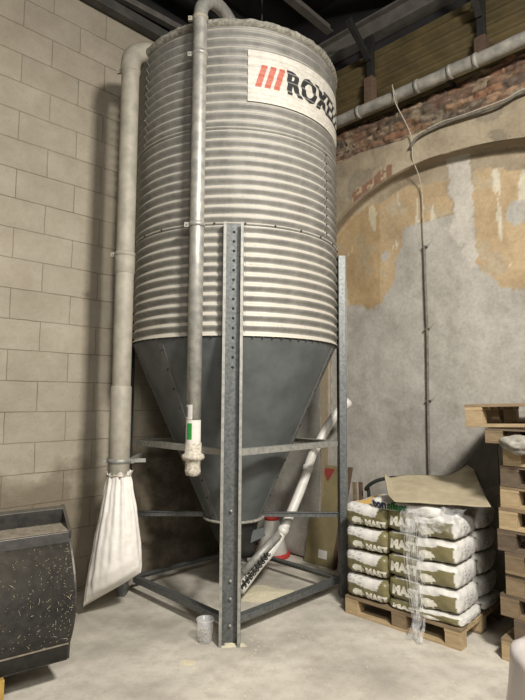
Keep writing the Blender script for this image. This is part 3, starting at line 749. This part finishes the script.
# wooden laths and hoop behind the bags
for i, (px, col_) in enumerate(((354.5, 'wood_mid'), (360.5, 'wood_dark'))):
    mb = MB(); p = at(px, 482, 5.1); mb.bar(Vector((p.x+.02, p.y-.04, 0)), p, .035, .025, NR)
    tag(mb.build('wooden_lath', col_, bevel=.002), ['pale wooden lath standing behind the bags, nearest the right leg', 'brown wooden lath standing just right of the pale one'][i], 'lath', 'laths behind the bag stack')
HP = smooth_path([Vector((1.02, 5.02, .0)), Vector((1.00, 5.04, .8)), at(366, 489, 5.0), at(374, 482, 4.95), at(386, 478.5, 4.9), at(402, 478, 4.8), at(425, 484, 4.75), Vector((1.55, 4.72, .7)), Vector((1.62, 4.70, 0))], 8)
mb = MB(); mb.tube(HP, .016, 12); tag(mb.build('bent_hoop', 'dark'), 'dark bent hoop arching up behind the bag stack', 'hoop')

# ------------------------------------------------------------------ pallets
def make_pallet(name, L, W, H, mats, n_top=6):
    """x along the visible long face, y into depth; deck boards run along x"""
    r = thing(name, None, None)
    bt = .019; blk = H-3*bt
    for k in range(3):                                   # bottom boards along x
        y = (W-.10)*k/2+.05
        MB().box((L/2, y, bt/2), (L, .10, bt)).build('bottom_board', mats[k % len(mats)], r, bevel=.002, local=True)
        for j in range(3):
            x = .0575+(L-.115)*j/2
            MB().box((x, y, bt+blk/2), (.115, .098, blk)).build('spacer_block', mats[(k+j) % len(mats)], r, bevel=.002, local=True)
    for j in range(3):
        x = .06+(L-.12)*j/2
        MB().box((x, W/2, bt*1.5+blk), (.12, W, bt)).build('cross_board', mats[j % len(mats)], r, bevel=.002, local=True)
    bw = min(.12, W/n_top-.02)
    for k in range(n_top):
        y = bw/2+(W-bw)*k/(n_top-1)
        MB().box((L/2, y, bt*2.5+blk), (L, bw, bt)).build('deck_board', mats[(k*2+1) % len(mats)], r, bevel=.002, local=True)
    return r
PA = Vector((.672, 4.40, 0)); ex = Vector((1.355, 3.752, 0))-PA; PL = ex.length; ex.normalize(); ey = Vector((-ex.y, ex.x, 0))
ROTP = math.atan2(ex.y, ex.x)
pb = make_pallet('pallet', PL, .80, .136, ['wood_new', 'wood_mid', 'wood_new'])
tag(pb, 'pale wooden pallet on the floor carrying the printed feed bags', 'pallet'); pb.location = PA; pb.rotation_euler.z = ROTP
def PF(x, y, z): return PA+ex*x+ey*y+Vector((0, 0, z))
# bags
WHITE, GREEN, YEL, GREYP = lin((212, 209, 202)), lin((122, 115, 80)), lin((212, 168, 66)), lin((150, 150, 152))
def bag_solve(a, b, c, d, n=9.0, m=4.0):
    lo, hi = 0, 3
    f = lambda t: abs(d[0]*t/a)**n+abs(d[1]*t/b)**n+abs(d[2]*t/c)**m
    for _ in range(30):
        mid = (lo+hi)/2
        if f(mid) < 1: lo = mid
        else: hi = mid
    return lo
def bag_disp(p, seed): return .013*noise.fractal(Vector(p)*6+Vector((seed*5, 0, seed)), 1, 2, 4)+.004*noise.noise(Vector(p)*26+Vector((seed, 0, 0)))
def make_bag(name, a, b, c, colfn, seed, front=(), squash=1.0):
    r = thing(name, None, None); mb = MB()
    N_ = 34
    def surf(d):
        t = bag_solve(a, b, c, d); p = Vector(d)*t; q = bag_disp(p, seed); n = Vector((p.x/a**1, p.y/b, p.z/c)).normalized(); return p+n*q, p
    for ax in range(3):
        for sg in (-1, 1):
            def fn(u, v):
                d = [0, 0, 0]; d[ax] = sg; d[(ax+1) % 3] = (2*u-1); d[(ax+2) % 3] = (2*v-1); d = [d[0]*a, d[1]*b, d[2]*c]; return surf(d)
            mb.grid(lambda u, v: fn(u, v)[0], N_, N_, True, lambda u, v: colfn(fn(u, v)[1]))
    body = mb.build('bag_body', 'bag', r, local=True, fix=False)
    me = body.data; bb = bmesh.new(); bb.from_mesh(me); bmesh.ops.remove_doubles(bb, verts=bb.verts, dist=1e-5); bmesh.ops.recalc_face_normals(bb, faces=bb.faces); bb.to_mesh(me); bb.free()
    def face(x, z, e=.003):
        v = max(1e-4, 1-abs(x/a)**9.0-abs(z/c)**4.0)
        p = Vector((x, -b*v**(1/9.0), z)); q = bag_disp(p, seed); n = Vector((p.x/a, p.y/b, p.z/c)).normalized()
        return p+n*q+Vector((0, -e, 0))
    for nm, V, Fc, m, x0, z0 in front:
        MB().add([face(x+x0, z+z0) for x, z in V], Fc).build(nm, m, body, local=True, fix=False)
    return r
PIG = [(0, .030), (.004, .042), (.016, .052), (.045, .056), (.066, .051), (.078, .054), (.080, .045), (.094, .034), (.100, .026), (.098, .019), (.088, .020), (.078, .016),
       (.076, .002), (.066, .002), (.064, .014), (.040, .013), (.030, .012), (.028, 0), (.018, 0), (.016, .012), (.008, .018)]
pigV, pigF = poly_mesh([(x*.95, y) for x, y in PIG], .012)
mV, mF, mW = text_mesh('MAST', .070, .005, 1.05, .012)
mV2, mF2, _ = text_mesh('MAST', .088, .006, 1.05, .012)
def smudge(p): return noise.noise(Vector((p.x*60, p.y*60, p.z*110))) > .28
def colA(p):                               # end-on bags on the left
    if p.z > .086 and abs(p.x) < .14 and p.y < .1: return tuple(lerp(u, v, .9) for u, v in zip(WHITE, YEL)) if noise.noise(p*9) > -.25 else WHITE
    if p.z < .012+.02*noise.noise(p*5) or (p.x > .10+.4*p.z): return tuple(v*(.92+.16*noise.noise(p*12)) for v in GREEN)
    if p.y < -.15 and abs(p.x+.1) < .07 and smudge(p): return GREYP
    return WHITE
def colB(p):                               # side-on bags on the right
    if p.x > .255: 
        if p.z > .068: return YEL
        return GREYP if smudge(p) and abs(p.z) < .03 and abs(p.y) < .1 else WHITE
    if p.z > .078 and p.x > .05: return YEL if noise.noise(p*7) > -.1 else WHITE
    if p.x < -.03+.12*p.z and p.y < 0 and p.z < .07: return tuple(v*(.92+.16*noise.noise(p*12)) for v in GREEN)
    if p.x > .12+.3*p.z and p.z < .045 and p.y < 0: return GREEN
    if p.z < .022+.02*noise.noise(p*6): return GREEN
    return WHITE
ha, hb_ = .089, .0805
bagA = make_bag('feed_bag', .190, .33, ha, colA, 1, [('pig_print', [(x*1.15, z*1.15) for x, z in pigV], pigF, 'print_white', -.115, -.072), ('bag_lettering', mV, mF, 'print_white', .008, -.072)])
bagB = make_bag('feed_bag', .276, .192, hb_, colB, 4, [('bag_lettering', mV2, mF2, 'print_white', -.235, -.034), ('pig_print', [(x*1.3, z*1.3) for x, z in pigV], pigF, 'print_white', .0, -.074)])
bagC = make_bag('feed_bag', .276, .192, hb_, colB, 9)
ordn = ['bottom', 'second from the bottom', 'second from the top', 'top']
def place(o, x, y, z, rz, label, first, sx=1.0, sz=1.0, grp='printed feed bags on the pallet'):
    c = o if first else copy_tree(o); c.location = PF(x, y, z); c.rotation_euler = (0, 0, ROTP+rz); c.scale = (sx, 1, sz)
    tag(c, label, 'bag', grp); return c
z0 = .136
for k in range(4):
    place(bagA, .192, .325, z0+.089+k*.184, random.uniform(-.02, .02), 'white and olive feed bag lying end-on in the left column, %s' % ordn[k], k == 0)
thin = place(bagB, .66, .20, z0+.036, 0, 'flattened white feed bag directly on the pallet boards at the front right', True, 1.03, .46)
for k in range(4):
    place(bagB, .655+random.uniform(-.01, .01), .195, z0+.072+.083+k*.1655, random.uniform(-.02, .02), 'olive feed bag lying side-on at the front right, %s of its column' % ordn[k], False)
place(bagC, .66, .60, z0+.036, 0, 'flattened feed bag on the pallet boards at the rear right', True, 1.03, .46)
for k in range(4):
    place(bagC, .64, .60, z0+.072+.083+k*.1655, random.uniform(-.02, .02), 'feed bag at the rear right of the stack, %s of its column' % ordn[k], False)

# white bag lying on top, under the tan sheet
V1, F1, W1 = text_mesh('bon', .078, .004, 1.0, .012); V2, F2, W2 = text_mesh('silage', .078, .004, 1.0, .012)
def colW(p): return WHITE
bw_ = make_bag('white_bag', .29, .26, .042, colW, 6, [('dark_lettering', V1, F1, 'navy_ink', -.25, -.022), ('green_lettering', V2, F2, 'leaf_ink', -.25+W1+.006, -.022)])
bw_.location = PF(.52, .262, .893); bw_.rotation_euler = (.02, 0, ROTP-.02); tag(bw_, 'white bag with dark and green lettering on top of the stack, under the tan sheet', 'bag')
# tan sheet
SQ = [at(388, 501, 4.0), at(491, 507, 3.73), at(472, 474, 4.42), at(384, 479, 4.42)]
def sheet(u, v):                           # u along the front edge, v towards the wall
    p = SQ[0]*(1-u)*(1-v)+SQ[1]*u*(1-v)+SQ[2]*u*v+SQ[3]*(1-u)*v
    z = .012*nz((u*3, v*3, 1))+.012*math.sin(PI*v)*math.sin(PI*min(1, u*1.2))+.02*math.sin(u*5)*v
    g_ = u-.62-.30*(1-v)
    if g_ > 0: z += .9*g_*g_*(.3+.7*v)
    z += .05*max(0, .07-u)/.07
    return p+Vector((0, 0, z))
t = MB().grid(sheet, 44, 30); tag(t.build('tan_sheet', 'mat', solid=.006), 'stiff tan sheet with curled edges lying over the bag stack', 'sheet')
# dark sheet standing in the gap
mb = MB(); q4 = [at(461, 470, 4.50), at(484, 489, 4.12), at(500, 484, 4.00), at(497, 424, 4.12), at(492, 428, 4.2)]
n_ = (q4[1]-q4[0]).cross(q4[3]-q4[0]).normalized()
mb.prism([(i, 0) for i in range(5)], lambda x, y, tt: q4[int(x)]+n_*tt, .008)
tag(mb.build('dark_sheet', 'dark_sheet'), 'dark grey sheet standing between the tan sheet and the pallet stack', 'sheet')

# stretch film over the right half
t = thing('stretch_film', 'torn clear stretch film hanging down the front of the bag stack', 'film', PF(.6, -.03, 0))
mb = MB()
def fl1(u, v):                             # hanging strand
    z = lerp(.90, .02, v); wv_ = lerp(.085, .045, min(1, v*1.4))+.05*max(0, v-.75)
    x = .645+(u-.5)*wv_*2+.02*math.sin(v*9)-.02*(1-v)**2; y = -.035-.018*math.sin(u*9+v*7)-.02*nz((u*6, v*12, 1))
    if v > .84: y -= .07*(v-.84)/.16
    return PF(x, y, z)
mb.grid(fl1, 24, 110); mb.build('film_strand', 'film', t)
mb = MB()
def fl2(u, v):                             # sheet over the top right edge
    x = lerp(.52, .97, u); 
    if v < .5: y = lerp(-.03, .22, (0.5-v)/.5); z = .925
    else: y = -.03; z = lerp(.925, lerp(.72, .80, u), (v-.5)/.5)
    r_ = .045*max(0, 1-abs(v-.5)*6); y += r_; z -= r_
    return PF(x, y-.012+.02*nz((u*9, v*9, 3)), z+.018*nz((u*11, v*11, 8)))
mb.grid(fl2, 70, 50); mb.build('film_sheet', 'film', t)
mb = MB()
def fl3(u, v):                             # tight film around the front
    x = lerp(.0, .62, u); return PF(x, -.022-.012*nz((u*5, v*14, 5)), lerp(.86, .17, v))
mb = MB()
for k in range(9):
    x0, x1 = .58+.015*k, .60+.015*k; mb.tube(smooth_path([PF(x0+.01*math.sin(k), -.04, .86), PF(x0-.02, -.06, .6), PF(x0+.015*math.sin(k*2), -.055, .35), PF(lerp(x0, .64, .6), -.06, .12), PF(.60+.015*k, -.085-.01*(k % 3), .012)], 6), .0022, 5)
mb.build('film_threads', 'film', t)

# pallet stack at the right
SP = Vector((1.552, 3.66, 0)); sx = Vector((.712, -.702, 0)).normalized(); ROTS = math.atan2(sx.y, sx.x); sy = Vector((-sx.y, sx.x, 0))
protos = [make_pallet('pallet', 1.2, .80, .139, mm, 6) for mm in (['wood_mid', 'wood_old', 'wood_mid'], ['wood_new', 'wood_mid', 'wood_new'], ['wood_old', 'wood_old', 'wood_mid'])]
offs = [.03, .115, .03, .07, .075, .03, .045, .055, .06, .085, -.035, -.165]
kind = [1, 2, 0, 0, 0, 2, 1, 1, 2, 1, 0, 1]
lab = ['wooden pallet on the floor at the foot of the pallet stack', 'grey wooden pallet second from the floor in the pallet stack', 'brown wooden pallet third from the floor in the pallet stack', 'brown wooden pallet fourth from the floor in the pallet stack',
       'brown wooden pallet fifth from the floor in the pallet stack', 'grey-brown wooden pallet sixth from the floor in the pallet stack', 'pale wooden pallet sixth from the top of the pallet stack', 'pale wooden pallet fifth from the top of the pallet stack',
       'grey-brown wooden pallet fourth from the top of the pallet stack', 'pale wooden pallet third from the top, holding the grey rag', 'brown wooden pallet just beneath the tilted top one', 'pale wooden pallet tilted on top, sticking out farthest left']
used = set()
for k in range(12):
    pr_ = protos[kind[k]]; o = pr_ if kind[k] not in used else copy_tree(pr_); used.add(kind[k])
    o.location = SP+sx*offs[k]+sy*random.uniform(0, .02)+Vector((0, 0, .14*k)); o.rotation_euler = (0, 0, ROTS+random.uniform(-.015, .015))
    if k == 11: o.rotation_euler = (0, -.035, ROTS+.03); o.location.z += .0
    if k == 10: o.scale.z = .72; o.location.z = 1.401
    if k == 11: o.scale.z = 1.15; o.location.z = 1.503
    tag(o, lab[k], 'pallet', 'pallets of the stack')
# rag on a pallet edge
mb = MB(); cc = SP+sx*.21+sy*-.03+Vector((0, 0, 1.41))
mb2 = bmesh.new(); bmesh.ops.create_icosphere(mb2, subdivisions=4, radius=1)
for v in mb2.verts:
    n = v.co.copy(); k = 1+.35*noise.fractal(n*1.6, 1, 2, 4); v.co = Vector((n.x*.115, n.y*.07, n.z*.058))*k
me_v = [cc+sx*v.co.x+sy*v.co.y+Vector((0, 0, v.co.z-.12*max(0, v.co.x*0-.0)-(.05 if v.co.x < -.05 else 0)*0)) for v in mb2.verts]; mb2.verts.index_update()
mb.add(me_v, [tuple(v.index for v in f.verts) for f in mb2.faces], True); mb2.free()
M['rag'] = simple('grey_rag', (156, 152, 142), (116, 112, 102), 20, .9, 0, .5)
tag(mb.build('rag', 'rag'), 'crumpled pale grey rag stuffed between the upper pallets', 'rag')

# milky sack at the lower right edge
mc = Vector((1.375, 2.35, 0)); t = thing('plastic_sack', 'milky white plastic sack standing in the lower right corner of the view', 'sack', mc)
mb = MB(); vs = []; NN = 64; HH = .66
for i in range(41):
    v = i/40; z = HH*v
    rx = .30*(1-.0*v)*(1-max(0, v-.86)**1.5*7) if v < .999 else .02
    rx = max(.02, (.335-.06*v)*(math.sqrt(max(0, 1-((v-.90)/.10)**2)) if v > .90 else 1)*(.85+.15*min(1, v*8)))
    for j in range(NN):
        a = 2*PI*j/NN; k = 1+.035*nz((math.cos(a)*2, math.sin(a)*2, v*3))
        ca, sa = math.cos(a), math.sin(a); e = .75
        vs.append(mc+Vector((rx*k*math.copysign(abs(ca)**e, ca), rx*.85*k*math.copysign(abs(sa)**e, sa), z+.012*nz((ca*3, sa*3, 7)))))
mb.add(vs, [(i*NN+j, i*NN+(j+1) % NN, (i+1)*NN+(j+1) % NN, (i+1)*NN+j) for i in range(40) for j in range(NN)]+[tuple(range(NN))[::-1], tuple(40*NN+j for j in range(NN))], True)
mb.build('sack_body', 'milky', t)
mb = MB(); mb.tube(smooth_path([mc+Vector((-.26, -.17, .05)), mc+Vector((-.262, -.17, .3)), mc+Vector((-.24, -.16, .5)), mc+Vector((-.15, -.1, .62))], 6), .006, 8); mb.build('sack_seam', 'milky', t)

# ------------------------------------------------------------------ loader bucket at the left
e = Vector((.81, .587, 0)); nn = Vector((.587, -.81, 0)); B0 = Vector((-1.160, 3.285, 0))
def BK(d, z, s=0): return B0-e*s-nn*d+Vector((0, 0, z))     # d away from the camera, s to the left
t = thing('loader_bucket', 'black steel loader bucket with a dusty top ledge against the block wall', 'bucket', BK(.3, 0, .8))
face = [(-.045, .18), (-.05, .265)]
for k in range(15):
    u = k/14; face.append((-.055*(1-u)-.115*math.sin(PI*u)**.9, .275+.555*u))
face += [(.005, .85)]
inner = [(x+.022, z) for x, z in face]
LEN = 1.7
mb = MB(); n = len(face)
vs = [BK(x, z, 0) for x, z in face]+[BK(x, z, LEN) for x, z in face]
mb.add(vs, [(i, i+1, n+i+1, n+i) for i in range(n-1)], True); shell = mb.build('curved_back', 'bucket', t, solid=.016)
mb = MB(); mb.prism([(-.012, .83), (.0, .892), (.012, .898), (.155, .915), (.155, .895), (.03, .87), (.02, .83)], lambda x, y, tt: BK(x, y, tt), LEN); mb.build('top_lip', 'bucket', t, bevel=.004)
mb = MB(); mb.prism([(.002, .8955), (.012, .900), (.15, .917), (.15, .9145), (.012, .896)], lambda x, y, tt: BK(x, y, tt), LEN); mb.build('dusty_ledge', 'ledge', t)
mb = MB(); mb.prism([(.15, .87), (.135, 1.005), (.15, 1.02), (.165, 1.02), (.175, .87)], lambda x, y, tt: BK(x, y, tt), LEN); mb.build('rear_flange', 'bucket', t, bevel=.003)
mb = MB(); mb.prism([(-.052, .172), (-.05, .27), (.0, .27), (.9, .16), (.95, .145), (.9, .135)], lambda x, y, tt: BK(x, y, tt), LEN); mb.build('bottom_plate', 'bucket', t, bevel=.003)
for s0 in (-.014, LEN-.006):
    mb = MB(); pl = [(-.047, .175)]+[(x-.004, z) for x, z in face[1:]]+[(.0, .898), (.165, 1.025), (.18, 1.02), (.45, .66), (.95, .17), (.9, .14)]
    mb.prism(pl, lambda x, y, tt: BK(x, y, s0+tt), .02); mb.build('end_plate', 'bucket', t, bevel=.002)
MB().bar(BK(-.062, .27, 0), BK(-.062, .27, LEN), .012, .008).build('weld_bead', 'ledge', t)
# straw and chaff stuck on it
mb = MB()
for k in range(520):
    s_ = random.random()**1.0*.75+.005; 
    if random.random() < .3: d_, z_ = random.uniform(.01, .14), 0; p = BK(d_, .898+.018*(d_/.14)+.004, s_); up_ = Vector((0, 0, 1))
    else:
        u = random.random()**.7; s_ = random.random()**1.8*.7+.01; p = BK(-.055*(1-u)-.115*math.sin(PI*u)**.9-.0095, .275+.555*u, s_); up_ = nn
    L_ = random.uniform(.001, .004) if random.random() < .86 else random.uniform(.006, .018); an = random.uniform(0, PI)
    t1 = up_.cross(e).normalized(); dd = e*math.cos(an)+t1*math.sin(an)
    mb.bar(p-dd*L_, p+dd*L_, random.uniform(.0012, .003), .0015, up_)
o = mb.build('straw_bits', 'straw', t); o['kind'] = 'stuff'
mb = MB(); pw = on_floor(3, 688); c_ = BK(.06, .088, .40); R3 = Matrix((e, -nn, Vector((0, 0, 1)))).transposed()
mb.box(c_, (.12, .30, .174), R3); tag(mb.build('timber_block', 'block_yellow', bevel=.003), 'yellow timber block propping up the black bucket', 'block')

# ------------------------------------------------------------------ small things on the floor
c0 = on_floor(205, 642); t = thing('plastic_cup', 'clear plastic cup half full of pale pellets beside the front leg', 'cup', c0)
MB().lathe([(0, .002), (.045, .002), (.049, .01), (.060, .150), (.064, .152), (.064, .158), (.058, .156), (.047, .012), (0, .008)], c0, 32).build('cup_body', 'cup', t)
mb = MB()
for k in range(150):
    a = random.uniform(0, 2*PI); r = .040*math.sqrt(random.random()); z = random.uniform(.015, .085); s_ = .008
    mb.box(c0+Vector((r*math.cos(a), r*math.sin(a), z)), (s_, s_*.7, s_*.6), Matrix.Rotation(random.uniform(0, PI), 3, 'Z') @ Matrix.Rotation(random.uniform(0, PI), 3, 'X'))
o = mb.build('pellets', 'white_pl', t); o['kind'] = 'stuff'
def spill(name, c, rx, ry, h, label, seed):
    mb = MB(); n, m = 40, 12; vs = []
    for i in range(m+1):
        r = i/m
        for j in range(n):
            a = 2*PI*j/n; k = 1+.35*noise.fractal(Vector((math.cos(a)*1.5, math.sin(a)*1.5, seed)), 1, 2, 4)
            vs.append(c+Vector((rx*r*k*math.cos(a), ry*r*k*math.sin(a), max(-.002, h*(1-r)**1.2+.004*noise.noise(Vector((r*9, a*3, seed)))*(1-r)-.0005))))
    mb.add(vs, [(i*n+j, i*n+(j+1) % n, (i+1)*n+(j+1) % n, (i+1)*n+j) for i in range(m) for j in range(n)], True)
    o = mb.build(name, 'meal', fix=True); tag(o, label, 'feed meal', None, 'stuff')
spill('spilled_meal', on_floor(262, 594), .26, .20, .022, 'pale heap of spilled meal on the floor under the silo outlet', 2)
spill('spilled_meal', on_floor(187, 663), .07, .05, .004, 'small smear of yellow meal on the open floor left of the front leg', 5)
spill('spilled_meal', on_floor(231, 645), .12, .04, .014, 'crust of meal piled against the foot of the front leg', 8)
mb = MB()
for k in range(260):
    if k % 2: c = on_floor(random.uniform(160, 470), random.uniform(600, 698))
    else: c = on_floor(random.gauss(235, 30), max(590, random.gauss(625, 20)))
    s_ = random.uniform(.002, .006); mb.box(c+Vector((0, 0, s_*.3)), (s_*2, s_, s_*.8), Matrix.Rotation(random.uniform(0, PI), 3, 'Z'))
tag(mb.build('floor_crumbs', 'meal'), 'scattered pale crumbs and chaff over the concrete floor', 'crumbs', None, 'stuff')
